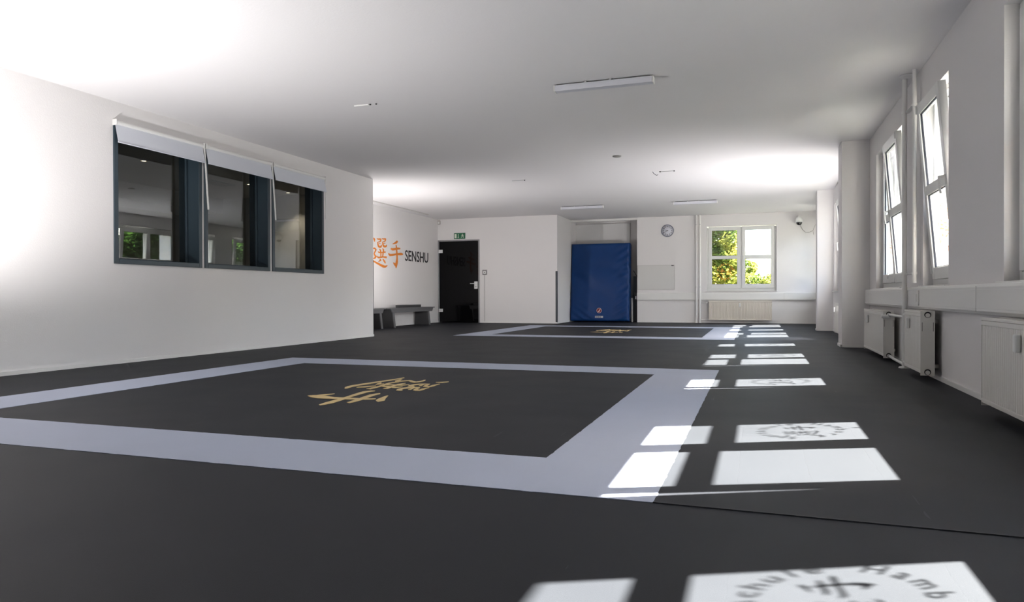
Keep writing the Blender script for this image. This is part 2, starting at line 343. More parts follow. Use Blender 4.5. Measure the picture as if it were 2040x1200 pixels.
def text_extent(txt):
    cu = bpy.data.curves.new('t', 'FONT'); cu.body = txt; to = bpy.data.objects.new('t', cu); COL.objects.link(to)
    dg = bpy.context.evaluated_depsgraph_get(); me = bpy.data.meshes.new_from_object(to.evaluated_get(dg))
    xs = [v.co.x for v in me.vertices]; ys = [v.co.y for v in me.vertices]; r_ = (min(xs), max(xs), min(ys), max(ys))
    bpy.data.objects.remove(to); bpy.data.curves.remove(cu); bpy.data.meshes.remove(me); return r_

# wall emblem
b_ = MB()
for which, yc in (('sen', 13.898), ('te', 14.650)): glyph(b_, which, lambda u, v, t, yc=yc: (XS+.001+.003*t, yc+u*1.024, 1.644+v*1.024))
tag(b_.build('wall_emblem_characters', ORANGE), 'orange brush-written characters on the white wall left of the black lettering', 'wall lettering')
x0, x1, y0, y1 = text_extent('SENSHU'); b_ = MB()
text_mb(b_, 'SENSHU', lambda u, v, t: (XS+.001+.003*t, 15.105+(u-x0)/(x1-x0)*1.243, 1.522+(v-y0)/(y1-y0)*.248), center=False, bold=.012)
tag(b_.build('wall_name_lettering', BLACK), 'black capital letters on the white wall beside the dark door', 'wall lettering')

# mat borders with small jigsaw teeth, and gold emblems
def border(x0, x1, y0, y1, bw, label):
    def ring(x0, x1, y0, y1, outward):
        pts = []
        def edge(p, q, nx, ny):
            L_ = math.hypot(q[0]-p[0], q[1]-p[1]); k_ = int(L_/.255)
            for i in range(k_):
                for t, dd in ((0, 0), (.30, 0), (.33, .0028), (.45, .0028), (.48, 0)):
                    s_ = (i+t)/k_; rr_ = dd*outward
                    pts.append((p[0]+(q[0]-p[0])*s_+nx*rr_, p[1]+(q[1]-p[1])*s_+ny*rr_))
        edge((x0,y0),(x1,y0),0,-1); edge((x1,y0),(x1,y1),1,0); edge((x1,y1),(x0,y1),0,1); edge((x0,y1),(x0,y0),-1,0)
        return pts
    A = ring(x0, x1, y0, y1, 1); B = ring(x0+bw, x1-bw, y0+bw, y1-bw, 1)
    import bmesh
    bm = bmesh.new()
    def loop(P_): vs = [bm.verts.new((x, y, .002)) for x, y in P_]; return [bm.edges.new((vs[i], vs[(i+1) % len(vs)])) for i in range(len(vs))]
    e = loop(A)+loop(B); bmesh.ops.triangle_fill(bm, use_beauty=True, use_dissolve=False, edges=e)
    r_ = bmesh.ops.extrude_face_region(bm, geom=bm.faces[:]); bmesh.ops.translate(bm, verts=[g for g in r_['geom'] if isinstance(g, bmesh.types.BMVert)], vec=(0, 0, -.002))
    bmesh.ops.recalc_face_normals(bm, faces=bm.faces)
    me = bpy.data.meshes.new('mat_border'); bm.to_mesh(me); bm.free(); me.materials.append(BORDER)
    o = bpy.data.objects.new('mat_border', me); COL.objects.link(o); return tag(o, label, 'floor marking')
BW = .511
border(-4.886, -.3215, 2.357, 6.713, BW, 'pale grey square mat border on the floor nearest the camera')
border(-4.96, -.3215, 11.323, 15.787, BW, 'pale grey square mat border on the floor near the far blue crash mat')
def floor_emblem(xc, yc, label):
    b_ = MB()
    for which, dy in (('sen', .37), ('te', -.37)):
        glyph(b_, which, lambda u, v, t, dy=dy: (xc+v*.98, yc+dy-u*1.02, .0005+.0025*t))
    tag(b_.build('floor_emblem', GOLD), label, 'floor marking')
floor_emblem(-2.60, 4.535, 'gold brush-written characters in the middle of the nearest mat square')
floor_emblem(-2.64, 13.50, 'gold brush-written characters in the middle of the far mat square')
# raised mat edge running right from the nearest border
b_ = MB(); b_.prism([(-.3215, 2.353), (WX-.012, 2.327), (WX-.012, 2.332), (-.3215, 2.361)], 'z', 0, .004)
struct(b_.build('trim_3', mat('mat_seam', (.022, .024, .026), .8)))

# ------------------------------------------------------------------ windows
STICK = bpy.data.materials.new('window_sticker'); STICK.use_nodes = True; n = STICK.node_tree
b = n.nodes['Principled BSDF']; b.inputs['Base Color'].default_value = (.85, .32, .05, 1); b.inputs['Roughness'].default_value = .5
tr = n.nodes.new('ShaderNodeBsdfTransparent'); mx = n.nodes.new('ShaderNodeMixShader'); mx.inputs[0].default_value = .8
n.links.new(tr.outputs[0], mx.inputs[1]); n.links.new(b.outputs[0], mx.inputs[2]); n.links.new(mx.outputs[0], n.nodes['Material Output'].inputs[0])
def sticker(parent, y, zc, sc=1.0, flip=-1):
    b_ = MB()
    for which, dx in (('sen', -.075), ('te', .075)):
        glyph(b_, which, lambda u, v, t, dx=dx: (flip*(dx-.022+u*.20)*sc, y-.0008*t, zc+v*.25*sc))
    def ring(txt, a_c, step, rad):
        for i, ch in enumerate(txt):
            a = math.radians(a_c - (i-(len(txt)-1)/2)*step); c_, s_ = math.cos(a), math.sin(a)
            def pl(u, v, t):
                # tops outward
                px = (rad+v)*c_ + u*s_; pz = (rad+v)*s_ - u*c_
                return (flip*(px-.022)*sc, y-.0008*t, zc+pz*sc)
            text_mb(b_, ch, pl, size=.082, bold=.001)
    ring('Sportschule', 90, 15.2, .165); ring('Hamburg', 270, 21, .165)
    return b_.build('sticker', STICK, parent)
S_R = .10; Z1, Z2, Z3, Z4 = .100, .720, .800, 1.425   # glass bands above the sash foot
def sash(parent, xc, w_, tilt, hside, has_sticker):
    H_ = 1.515; st = .075
    b_ = MB()
    prof = lambda x0, x1, z0, z1: b_.box(x0, x1, -.062, -.004, z0, z1)
    prof(-w_/2, -w_/2+st, 0, H_); prof(w_/2-st, w_/2, 0, H_)
    for z0, z1 in ((0, Z1), (Z2, Z3), (Z4, H_)): b_.box(-w_/2+st, w_/2-st, -.061, -.005, z0, z1)
    s_ = b_.build('sash', PVC, parent, bevel=.004)
    s_.location = (xc, .125, .060); s_.rotation_euler = (tilt, 0, 0)
    for z0, z1 in ((Z1, Z2), (Z3, Z4)):
        box('glass', GLASS, -w_/2+st-.006, w_/2-st+.006, -.034, -.028, z0-.006, z1+.006, s_)
        g_ = MB(); a, c_, t = -w_/2+st, w_/2-st, .006
        for x0, x1, p, q in ((a, a+t, z0, z1), (c_-t, c_, z0, z1), (a+t, c_-t, z0, z0+t), (a+t, c_-t, z1-t, z1)): g_.box(x0, x1, -.050, -.036, p, q)
        g_.build('gasket', RUBBER, s_)
    if hside:
        x = hside*(w_/2-st/2); hb = MB().box(x-.014, x+.014, -.072, -.062, .72, .80).tube([(x, -.072, .785), (x, -.105, .785)], .009)
        hb.tube([(x, -.105, .79), (x, -.108, .70), (x, -.104, .655)], [.010, .009, .008]); hb.build('handle', PVC, s_, bevel=.002)
    hz = MB()
    for z in (.05, 1.44):
        x = -hside*(w_/2-.012); hz.tube([(x, -.066, z), (x, -.066, z+.07)], .008)
    hz.build('hinge', PVC, s_)
    if has_sticker: sticker(s_, -.0275, (Z1+Z2)/2)
    return s_
def window(n_, loc, rz, width, height, sashes, st):
    """sashes from local -x (for the right wall: the far side) to +x"""
    r_ = struct(empty('window_%d' % n_, loc, rz)); W2 = width/2
    f = MB(); t = .042
    for x0, x1, z0, z1 in ((-W2, -W2+t, 0, height), (W2-t, W2, 0, height), (-W2+t, W2-t, 0, .056), (-W2+t, W2-t, height-.046, height)):
        f.box(x0, x1, .078, .155, z0, z1)
    k_ = .02  # rebate behind the sash
    f.box(-W2+t, -W2+t+k_, .128, .155, .056, height-.046); f.box(W2-t-k_, W2-t, .128, .155, .056, height-.046)
    f.box(-W2+t+k_, W2-t-k_, .128, .155, .056, .056+k_+.01); f.box(-W2+t+k_, W2-t-k_, .128, .155, height-.046-k_, height-.046)
    if len(sashes) == 2:
        f.box(-.018, .018, .09, .155, .056, height-.046); f.box(-.04, .04, .128, .155, .076, height-.066)
    f.build('window_frame', PVC, r_, bevel=.003)
    inner = width-2*t-.004
    sw = inner if len(sashes) == 1 else inner/2-.019
    for i, k in enumerate(sashes):
        xc = 0 if len(sashes) == 1 else (-1 if i == 0 else 1)*(inner/4+.0095)
        hs = 1 if len(sashes) == 1 else (1 if i == 0 else -1)
        sash(r_, xc, sw, .085 if k == 't' else 0, hs if k == 't' or i == 1 else 0, st == i)
        if k == 't':  # stay arm at the top
            MB().tube([(xc-sw/2+.05, .10, height-.06), (xc-sw/2+.2, .02, height-.07)], .005).build('stay_arm', METAL, r_)
    box('window_sill', PAINT, -W2-.03, W2+.03, -.035, .078, -.018, 0.0, r_, bevel=.003)
    box('outer_sill', METAL, -W2, W2, .16, .62, -.02, .0, r_)
    return r_
for i, (a, b2, ss, st) in enumerate(WINS):
    window(i+1, (WX, (a+b2)/2, SZ), -PI/2, b2-a-.002, HZ-SZ-.002, ss, st)
window(10, ((FW[0]+FW[1])/2, YW, FW[2]), 0, FW[1]-FW[0]-.002, FW[3]-FW[2]-.03, 'cc', 0)

# inner windows to the office, slate frames
for i, (a, b2) in enumerate(LW):
    r_ = struct(empty('window_%d' % (11+i), (LX, (a+b2)/2, 1.022))); hh = 1.438; W2 = (b2-a)/2
    f = MB()
    for y0, y1, z0, z1 in ((-W2, -W2+.05, 0, hh), (W2-.05, W2, 0, hh), (-W2+.05, W2-.05, 0, .05), (-W2+.05, W2-.05, hh-.05, hh)): f.box(-.004, .016, y0, y1, z0, z1)
    f.build('window_frame', SLATE, r_, bevel=.004)
    f = MB()
    for y0, y1, z0, z1 in ((-W2, -W2+.026, 0, hh), (W2-.026, W2, 0, hh), (-W2+.026, W2-.026, 0, .026), (-W2+.026, W2-.026, hh-.026, hh)): f.box(-.30, -.004, y0, y1, z0, z1)
    f.build('lining', SLATE, r_)
    f = MB(); A = W2-.026
    for y0, y1, z0, z1 in ((-A, -A+.028, .026, hh-.026), (A-.028, A, .026, hh-.026), (-A+.028, A-.028, .026, .068), (-A+.028, A-.028, hh-.06, hh-.026)): f.box(-.21, -.165, y0, y1, z0, z1)
    f.build('glazing_bead', SLATE, r_, bevel=.003)
    box('glass', OGLASS, -.193, -.185, -A+.02, A-.02, .06, hh-.05, r_)
BL = ['white roller blind over the nearest slate-framed inner window', 'white roller blind over the middle slate-framed inner window', 'white roller blind over the far slate-framed inner window, next to the wall end']
for i, (a, b2) in enumerate(LW):
    r_ = thing('roller_blind', BL[i], 'blind', (LX, (a+b2)/2, 2.25), 0, 'roller blinds over the inner windows'); W2 = (b2-a)/2-.004
    f = MB(); f.hexa([(.066,-W2,0),(.068,-W2,0),(.068,W2,0),(.066,W2,0),(.022,-W2,.205),(.024,-W2,.205),(.024,W2,.205),(.022,W2,.205)]); f.build('fabric', FABRIC, r_)
    MB().tube([(.067,-W2,.002),(.067,W2,.002)], .007, 10).build('bottom_bar', FABRIC, r_)
    MB().tube([(.030,-W2,.205),(.030,W2,.205)], .022, 14).build('roller', PAINT, r_)
    MB().box(0, .055, -W2-.010, -W2, .175, .235).box(0, .055, W2, W2+.010, .175, .235).build('bracket', PAINT, r_, bevel=.004)
    c_ = MB(); y = W2+.021
    c_.hexa([(.085,y-.009,-.545),(.095,y-.009,-.545),(.095,y+.009,-.545),(.085,y+.009,-.545),(.03,y-.009,.23),(.04,y-.009,.23),(.04,y+.009,.23),(.03,y+.009,.23)])
    if i == 2: c_ = MB().tube([(.03, y, .21), (.035, y, -.40)], .004, 8)
    c_.build('pull_cord', PAINT, r_)

# ------------------------------------------------------------------ cable trunking
def trunk(name, label, loc, rz, L_, joints, ext=()):
    r_ = thing(name, label, 'cable trunking', loc, rz)
    b_ = MB().prism([(-.048, .01), (-.055, .02), (-.055, .17), (-.048, .19), (-.0015, .19), (-.0015, 0), (-.044, 0)], 'x', 0, L_); b_.build('channel', PAINT, r_, bevel=.003)
    MB().box(0, L_, -.0565, -.0545, .035, .155).build('cover', PAINT, r_, bevel=.001)
    for j in joints: box('joint', SEAM, j, j+.003, -.0575, -.0553, .012, .178, r_)
    for j in ext: MB().box(j, j+.15, -.066, -.0565, .03, .16).box(j+.06, j+.09, -.069, -.066, .06, .13).build('socket_plate', PAINT, r_, bevel=.003)
    return r_
trunk('cable_trunking', 'painted cable trunking under the near windows on the right wall', (WX, 10.15, .557), -PI/2, 11.5, (2.6, 4.9, 6.1, 7.4, 9), (3.08,))
trunk('cable_trunking', 'painted cable trunking in the window bay between the two wall pillars', (WX, 13.10, .557), -PI/2, 2.5, (1.5,))
trunk('cable_trunking', 'painted cable trunking under the far window and whiteboard', (-2.878, YW, .560), 0, 4.25, (1.55, 3.5))

# ------------------------------------------------------------------ radiators
def radiator(label, loc, rz, L_, H_=.50, D_=.10, gap=.052, m_=RADW, valve=1, rib=.033, meter=.5, holes=True, z0=.05):
    r_ = thing('radiator', label, 'radiator', loc, rz)
    y0, y1 = -gap-D_, -gap
    fl = .0015
    # ribbed front sheet
    b_ = MB(); n_ = int(L_/rib); p = [(0, y0+.012)]
    for k in range(n_):
        x = k*rib + (L_-n_*rib)/2
        p += [(x, y0+.006), (x+rib*.22, y0), (x+rib*.72, y0), (x+rib*.92, y0+.006)]
    p += [(L_, y0+.012), (L_, y0+.022), (0, y0+.022)]
    b_.prism(p, 'z', z0+.045, z0+H_-.045); b_.build('front_panel', m_, r_)
    MB().box(0, L_, y0-.001, y0+.024, z0+.018, z0+.045).box(0, L_, y0-.001, y0+.024, z0+H_-.045, z0+H_-.018).build('panel_rim', m_, r_, bevel=.004)
    box('back_panel', m_, 0, L_, y1-.02, y1, z0+.02, z0+H_-.02, r_, bevel=.004)
    for x0, x1, s_ in ((-.004, 0, -1), (L_, L_+.004, 1)):
        c_ = box('side_cover', m_, x0, x1, y0, y1, z0, z0+H_-.002, r_)
        if holes:
            xx = x1 if s_ > 0 else x0; h_ = MB(); ym = (y0+y1)/2
            for zc, up in ((z0+H_-.03, -1), (z0+.028, 1)): h_.lathe([(0, 0), (.024, 0), (.024, .002*s_), (0, .002*s_)], (xx-.0005*s_, ym, zc), 'x', 20)
            for yy in (y0+.010, y1-.012): h_.box(min(xx, xx+.0015*s_), max(xx, xx+.0015*s_), yy, yy+.003, z0+H_-.16, z0+H_-.09)
            h_.build('opening', HOLE, c_)
            pl = MB()
            for zc in (z0+H_-.034, z0+.024): pl.tube([(xx, ym, zc), (xx+.006*s_, ym, zc)], .017)
            for yy in (y0+.018, y1-.018):
                for zc in (z0+.02, z0+H_-.02): pl.tube([(xx, yy, zc), (xx+.002*s_, yy, zc)], .004)
            pl.build('plug', m_, c_)
    g_ = MB().box(0, L_, y0, y0+.012, z0+H_-.016, z0+H_).box(0, L_, y1-.012, y1, z0+H_-.016, z0+H_)
    x = .01
    while x < L_-.02: g_.box(x, x+.008, y0+.012, y1-.012, z0+H_-.010, z0+H_-.004); x += .022
    g_.build('top_grille', m_, r_)
    hm = MB(); x = L_*meter; hm.box(x-.019, x+.019, y0-.030, y0-.002, z0+H_-.155, z0+H_-.065); hm.build('heat_meter', PVC, r_, bevel=.008)
    bk = MB()
    for x in (L_*.18, L_*.82): bk.box(x-.015, x+.015, y1, y1+gap-fl, z0+.05, z0+.08).box(x-.015, x+.015, y1, y1+gap-fl, z0+H_-.10, z0+H_-.07)
    bk.build('wall_bracket', m_, r_)
    if valve:
        e = L_ if valve > 0 else 0; s_ = valve; ym = (y0+y1)/2
        MB().tube([(e, ym, z0+H_-.034), (e+.06*s_, ym, z0+H_-.034)], .011).lathe([(.0, 0), (.018, 0), (.018, .03), (0, .03)], (e+.045*s_, ym, z0+H_-.055), 'z', 18).tube([(e, ym, z0+.024), (e+.05*s_, ym, z0+.024)], .011).build('valve', METAL, r_)
        MB().tube([(e+.045*s_, ym, z0+H_-.055), (e+.045*s_, ym-.03, z0+H_-.055), (e+.045*s_, ym-.075, z0+H_-.055)], [.014, .019, .017]).build('thermostat_head', PVC, r_)
    return r_
radiator('ribbed radiator below the far end of the near window pair, valve towards the floor pipe', (WX, 9.50, 0), -PI/2, 1.38, valve=1, meter=.28, H_=.48, z0=.035)
radiator('ribbed radiator just right of the vertical heating pipe, its end plate showing two round holes', (WX, 7.02, 0), -PI/2, .645, valve=0, meter=.36, H_=.51, z0=.042)
radiator('large ribbed radiator cut by the right edge of the view', (WX, 4.745, 0), -PI/2, 1.6, valve=0, meter=.40, H_=.505, z0=.045, gap=.055, D_=.10)
radiator('radiator half hidden in the bay between the two wall pillars', (WX, 12.95, 0), -PI/2, 1.5, valve=0, meter=.12, H_=.50)
radiator('cream ribbed radiator under the far window', (-1.105, YW, 0), 0, 1.448, H_=.497, D_=.10, gap=.05, m_=RAD, valve=-1, meter=.5, rib=.0335, z0=.058)

# heating pipes
def flange(b_, x, y, z, r_=.05, s_=1): return b_.lathe([(0, 0), (r_, 0), (r_*.9, .012*s_), (.03, .016*s_), (0, .016*s_)], (x, y, z), 'z', 24)
r_ = thing('heating_pipe', 'white vertical heating pipe with side branches between two radiators on the right wall', 'pipe', (1.297, 7.43, 0))
b_ = MB().tube([(0, 0, 0), (0, 0, C)], .0215, 20); b_.build('riser', PIPE, r_)
MB().tube([(.026, -.30, .785), (.026, -.30, C)], .018, 18).build('return_riser', PIPE, r_)
flange(MB(), 0, 0, 0).build('floor_flange', PIPE, r_); flange(MB(), .005, -.12, C, .070, -1).build('ceiling_flange', PIPE, r_)
b_ = MB()
for z in (2.35, .86): b_.tube([(0, 0, z), (0, 0, z+.02)], .027).tube([(.026, -.30, z), (.026, -.30, z+.02)], .023).box(0, .04, -.30, 0, z+.006, z+.014)
b_.build('pipe_clamp', PIPE, r_)
MB().tube([(-.022, .60, .481), (-.022, .35, .478), (-.005, .02, .475)], .012).tube([(-.022, .60, .060), (-.020, .42, .050), (-.005, .02, .035)], .013).build('radiator_branch', PIPE, r_)
MB().tube([(-.005, -.02, .50), (-.022, -.40, .515)], .010).tube([(-.005, -.02, .06), (-.022, -.40, .06)], .010).build('radiator_branch', PIPE, r_)
for x, lb in ((-1.403, 'slim white vertical pipe left of the far window, the left one of the pair'), (-1.319, 'slim white vertical pipe left of the far window, the right one of the pair')):
    r_ = thing('heating_pipe', lb, 'pipe', (x, YW-.095, 0), 0, 'pair of pipes beside the far window')
    MB().tube([(0, 0, 0), (0, 0, C)], .021, 16).build('riser', PIPE, r_)
    b_ = MB()
    for z in (.875, 2.42): b_.tube([(0, 0, z), (0, 0, z+.025)], .028).tube([(0, 0, z+.012), (0, .095, z+.012)], .006)
    b_.build('pipe_clamp', METAL, r_); flange(MB(), 0, 0, 0, .04).build('floor_flange', PIPE, r_)
r_ = thing('pipe_branch', 'short white pipes joining the pipe pair to the cream radiator', 'pipe', (-1.23, YW-.09, 0))
MB().tube([(-.062, .012, .505), (.01, .005, .50), (.058, -.012, .505)], .010).tube([(-.062, .012, .070), (.01, .005, .075), (.058, -.012, .082)], .010).build('pipe', PIPE, r_)

# ------------------------------------------------------------------ ceiling things
LAMPOFF = mat('lamp_diffuser', (.60, .60, .65), .35)
def strip_light(label, x0, x1, y, rz=0):
    L_ = x1-x0; r_ = thing('strip_light', label, 'ceiling light', ((x0+x1)/2, y, C-.012), rz, 'strip lights on the ceiling')
    MB().prism([(-.045, 0), (-.045, -.012), (-.040, -.056), (.040, -.056), (.045, -.012), (.045, 0)], 'x', -L_/2+.012, L_/2-.012).build('diffuser', LAMPOFF, r_, bevel=.004)
    for s_ in (-1, 1): box('end_cap', PAINT, min(s_*L_/2, s_*(L_/2-.012)), max(s_*L_/2, s_*(L_/2-.012)), -.047, .047, -.059, .002, r_, bevel=.003)
    b_ = MB()
    for x in (-.17*L_, .08*L_): b_.box(x-.012, x+.012, -.052, .052, -.006, .012)
    b_.build('mounting_clip', METAL, r_); box('shadow_gap', HOLE, -L_/2+.03, L_/2-.03, -.03, .03, .0, .006, r_)  # near-black slab paints the shadow gap between diffuser and ceiling
    return r_
strip_light('unlit white strip light on the ceiling nearest the camera', -1.805, -.875, 6.53)
strip_light('unlit white strip light on the ceiling in front of the crash mat recess', -4.13, -3.17, 15.45)
strip_light('unlit white strip light on the ceiling in front of the clock', -1.665, -.765, 15.45)
r_ = thing('ceiling_mount', 'short white mounting strip with loose screws on the ceiling above the inner windows', 'ceiling mount', (-3.85, 6.52, C))
MB().box(-.115, .055, -.012, .012, -.014, 0).build('strip', PAINT, r_, bevel=.002)
MB().lathe([(0,0),(.009,0),(.009,-.012),(0,-.012)], (.072, 0, 0)).lathe([(0,0),(.008,0),(.008,-.010),(0,-.010)], (.135, .01, 0)).build('screw_hole', HOLE, r_)
r_ = thing('ceiling_mount', 'thin lamp bracket with a dangling wire on the ceiling near the bright bay', 'ceiling mount', (-1.36, 11.60, C))
MB().box(-.10, .12, -.006, .006, -.010, 0).build('strip', METAL, r_); MB().tube([(-.22, 0, 0), (-.20, 0, -.03), (-.15, -.01, -.065), (-.13, -.01, -.05)], .004, 8).build('wire', RUBBER, r_)
MB().lathe([(0,0),(.012,0),(.012,-.014),(0,-.014)], (-.10, 0, 0)).lathe([(0,0),(.010,0),(.010,-.014),(0,-.014)], (.12, 0, 0)).build('screw', HOLE, r_)
r_ = thing('ceiling_mount', 'faint thin lamp bracket on the ceiling left of centre', 'ceiling mount', (-3.87, 11.66, C))
MB().box(-.12, .10, -.005, .005, -.008, 0).build('strip', METAL, r_); MB().lathe([(0,0),(.010,0),(.010,-.012),(0,-.012)], (.11, 0, 0)).build('screw', HOLE, r_)
r_ = thing('smoke_detector', 'small round grey disc on the ceiling in the middle of the room', 'smoke detector', (-1.88, 10.12, C))
MB().lathe([(0,0),(.062,0),(.062,-.008),(.05,-.016),(0,-.016)], (0,0,0)).build('housing', mat('detector_grey', (.30,.29,.28), .5), r_)
tag(MB().box(-7.56, -7.52, 12.0, 15.72, C-.018, C).build('light_channel', mat('aluminium_channel', (.55,.53,.51), .4), bevel=.002), 'thin aluminium light channel on the ceiling above the wall lettering', 'light channel')

# ------------------------------------------------------------------ dark glass door
r_ = struct(empty('door_1', (0, YD, 0)))
b_ = MB(); fx0, fx1 = -7.835, DX1
ALU = mat('grey_door_frame', (.30, .30, .31), .35, metal=.6)
b_.box(fx0, fx0+.035, -.012, .10, 0, DZ).box(fx1-.035, fx1, -.012, .10, 0, DZ).box(fx0+.035, fx1-.035, -.012, .10, DZ-.035, DZ); b_.build('door_frame', ALU, r_, bevel=.003)
lf = box('door_leaf', DGLASS, fx0+.045, fx1-.040, .004, .014, .008, DZ-.045, r_)
for z in (1.80, .27): MB().box(fx0+.028, fx0+.135, -.014, .004, z, z+.085).tube([(fx0+.030, -.012, z), (fx0+.030, -.012, z+.085)], .010).build('hinge', mat('pale_steel', (.70,.70,.70), .4) if 'pale_steel' not in bpy.data.materials else bpy.data.materials['pale_steel'], r_, bevel=.004)
PALE = bpy.data.materials['pale_steel']
hb = MB().box(fx1-.15, fx1-.055, -.016, .004, .865, 1.055).build('handle_plate', PALE, r_, bevel=.012)
MB().tube([(fx1-.10, -.016, 1.0), (fx1-.10, -.055, 1.0), (fx1-.13, -.06, 1.0), (fx1-.24, -.058, 1.0)], .010).build('lever', PALE, r_)
MB().tube([(fx1-.10, -.019, .92), (fx1-.10, -.012, .92)], .012).build('lock_cylinder', HOLE, hb)
hb.name = 'handle_plate'
# exit sign
r_ = thing('exit_sign', 'green escape route sign with white door and running figure above the dark door', 'sign', (-7.22, YD, 2.228))
box('panel', GREEN, -.155, .155, -.018, 0, -.075, .075, r_, bevel=.002)
b_ = MB().box(-.135, -.082, -.0195, -.018, -.055, .055).box(-.045, -.030, -.0195, -.018, -.052, .052).prism([(-.060, -.028), (-.0375, -.060), (-.015, -.028)], 'y', -.0195, -.018)
def bar2(p, q, w_):
    d = Vector((q[0]-p[0], q[1]-p[1])).normalized(); n_ = Vector((-d.y, d.x))*w_/2
    b_.prism([(p[0]+n_.x, p[1]+n_.y), (q[0]+n_.x, q[1]+n_.y), (q[0]-n_.x, q[1]-n_.y), (p[0]-n_.x, p[1]-n_.y)], 'y', -.0195, -.018)
b_.lathe([(0, 0), (.011, 0), (.011, -.0015), (0, -.0015)], (.078, -.018, .045), 'y', 14)
for p, q, w_ in (((.082,.032),(.088,-.005),.022), ((.086,.026),(.058,.018),.009), ((.086,.026),(.118,.012),.009), ((.058,.018),(.052,.0),.008), ((.118,.012),(.124,.026),.008), ((.084,-.002),(.062,-.022),.011), ((.062,-.022),(.044,-.048),.010), ((.090,-.002),(.108,-.022),.011), ((.108,-.022),(.104,-.052),.010)): bar2(p, q, w_)
b_.build('pictogram', CREAM, r_)
r_ = thing('light_switch', 'square grey framed wall switch with white button right of the dark door', 'switch', (-6.535, YD, 1.283))
box('frame_plate', mat('grey_switch_plate', (.22,.21,.21), .4), -.062, .062, -.012, 0, -.065, .065, r_, bevel=.003); box('button', PVC, -.034, .034, -.018, -.012, -.036, .036, r_, bevel=.003); box('symbol', HOLE, -.010, .010, -.0185, -.018, -.012, .012, r_)
tag(box('cable_conduit', mat('grey_conduit', (.42,.40,.39), .5), -6.545, -6.533, YD-.010, YD, .036, 1.217), 'thin grey cable conduit running from the switch down to the floor', 'conduit')
r_ = thing('motion_sensor', 'small rounded motion sensor high in the corner beside the dark door', 'sensor', (-7.79, YD, 2.60))
MB().box(-.035, .035, -.05, 0, -.06, .05).build('housing', mat('sensor_beige', (.50,.46,.44), .4), r_, bevel=.015); MB().box(-.022, .022, -.056, -.05, -.045, .01).build('lens', PVC, r_, bevel=.008)

# ------------------------------------------------------------------ benches under the wall emblem
def bench(label, y0, y1, legs):
    r_ = thing('bench', label, 'bench', (-7.62, (y0+y1)/2, 0), 0, 'benches along the lettered wall'); h = (y1-y0)/2
    x0, x1 = -.19, .19
    MB().box(x0, x1+.01, -h, h, .405, .425).build('seat', BENCHL, r_, bevel=.003)
    f = MB()
    for xa, xb in ((x1-.03, x1-.005), (x0+.005, x0+.03)): f.prism([(-h+.06, .405), (h-.06, .405), (h-.12, .325), (-h+.12, .325)], 'x', xa, xb)
    f.build('apron', BENCHL, r_, bevel=.002)
    for k, s_ in zip(legs, (-1, 1)):
        yc = k-(y0+y1)/2
        MB().add([(x0+.02, yc-.03, .405), (x1-.035, yc-.03, .405), (x1+.01, yc-.03, 0), (x0, yc-.03, 0), (x0+.02, yc+.03, .405), (x1-.035, yc+.03, .405), (x1+.01, yc+.03, 0), (x0, yc+.03, 0)],
                 [(0,1,2,3),(7,6,5,4),(0,4,5,1),(1,5,6,2),(2,6,7,3),(3,7,4,0)]).build('leg', BENCH, r_)
        MB().hexa([(x1+.004, yc-.034, 0), (x1+.022, yc-.034, 0), (x1+.022, yc+.034, 0), (x1+.004, yc+.034, 0), (x1-.041, yc-.034, .404), (x1-.023, yc-.034, .404), (x1-.023, yc+.034, .404), (x1-.041, yc+.034, .404)]).build('edge_strip', BENCHL, r_)
    MB().box(.02, .10, -h*.5, h*.5, .425, .485).build('cushion_bar', BENCH, r_, bevel=.004)
    return r_
bench('dark grey bench under the lettering, the one nearer the black door', 13.62, 15.85, (13.80, 15.55))
bench('dark grey bench mostly hidden behind the end of the left wall', 11.05, 13.42, (11.3, 13.24))

# ------------------------------------------------------------------ crash mat in the recess
import bmesh
from mathutils import noise
bm = bmesh.new(); NX, NZ, W_, T_, L_ = 60, 80, 1.53, .26, 2.02
bmesh.ops.create_grid(bm, x_segments=NX, y_segments=NZ, size=.5)
me = bpy.data.meshes.new('cover'); vs = []; fs = []
def cs(u, v, front):
    # rounded slab
    x = (u-.5)*W_; z = v*L_; rr = .045
    dx = max(0, abs(x)-(W_/2-rr)); dz = max(0, rr-z, z-(L_-rr)); e = min(1, math.hypot(dx, dz)/rr)
    y = (-T_/2 if front else T_/2)*1.0
    y *= 1-.18*e*e*(1 if True else 0)
    if front:
        s_ = Vector((x*1.6, z*1.6, 0))
        wr = 2.2*noise.noise(s_*1.3)*.012 + .022*math.sin(9*(z+.35*x)+4*noise.noise(s_))*math.exp(-((z-1.12)/.25)**2) + .016*math.sin(34*(x*.7+z))*math.exp(-(z/.28)**2)*math.exp(-((x+.35)/.45)**2) + .012*math.sin(30*(z-x*.6))*math.exp(-((x-.65)/.22)**2)
        y += wr*(1-e) - .02*math.cos(PI*(u-.5))*math.sin(PI*v)
    return (x, y, z)
for fr in (True, False):
    for j in range(NZ+1):
        for i in range(NX+1): vs.append(cs(i/NX, j/NZ, fr))
o1 = (NX+1)*(NZ+1)
for j in range(NZ):
    for i in range(NX):
        a = j*(NX+1)+i; fs.append((a, a+1, a+NX+2, a+NX+1)); fs.append((o1+a, o1+a+NX+1, o1+a+NX+2, o1+a+1))
for i in range(NX):
    fs.append((i, o1+i, o1+i+1, i+1)); a = NZ*(NX+1)+i; fs.append((a, a+1, o1+a+1, o1+a))
for j in range(NZ):
    a = j*(NX+1); fs.append((a, a+NX+1, o1+a+NX+1, o1+a)); a = j*(NX+1)+NX; fs.append((a, o1+a, o1+a+NX+1, a+NX+1))
r_ = thing('crash_mat', 'tall blue vinyl crash mat leaning upright in the white recess', 'gym mat', (-3.842, 18.26, .02))
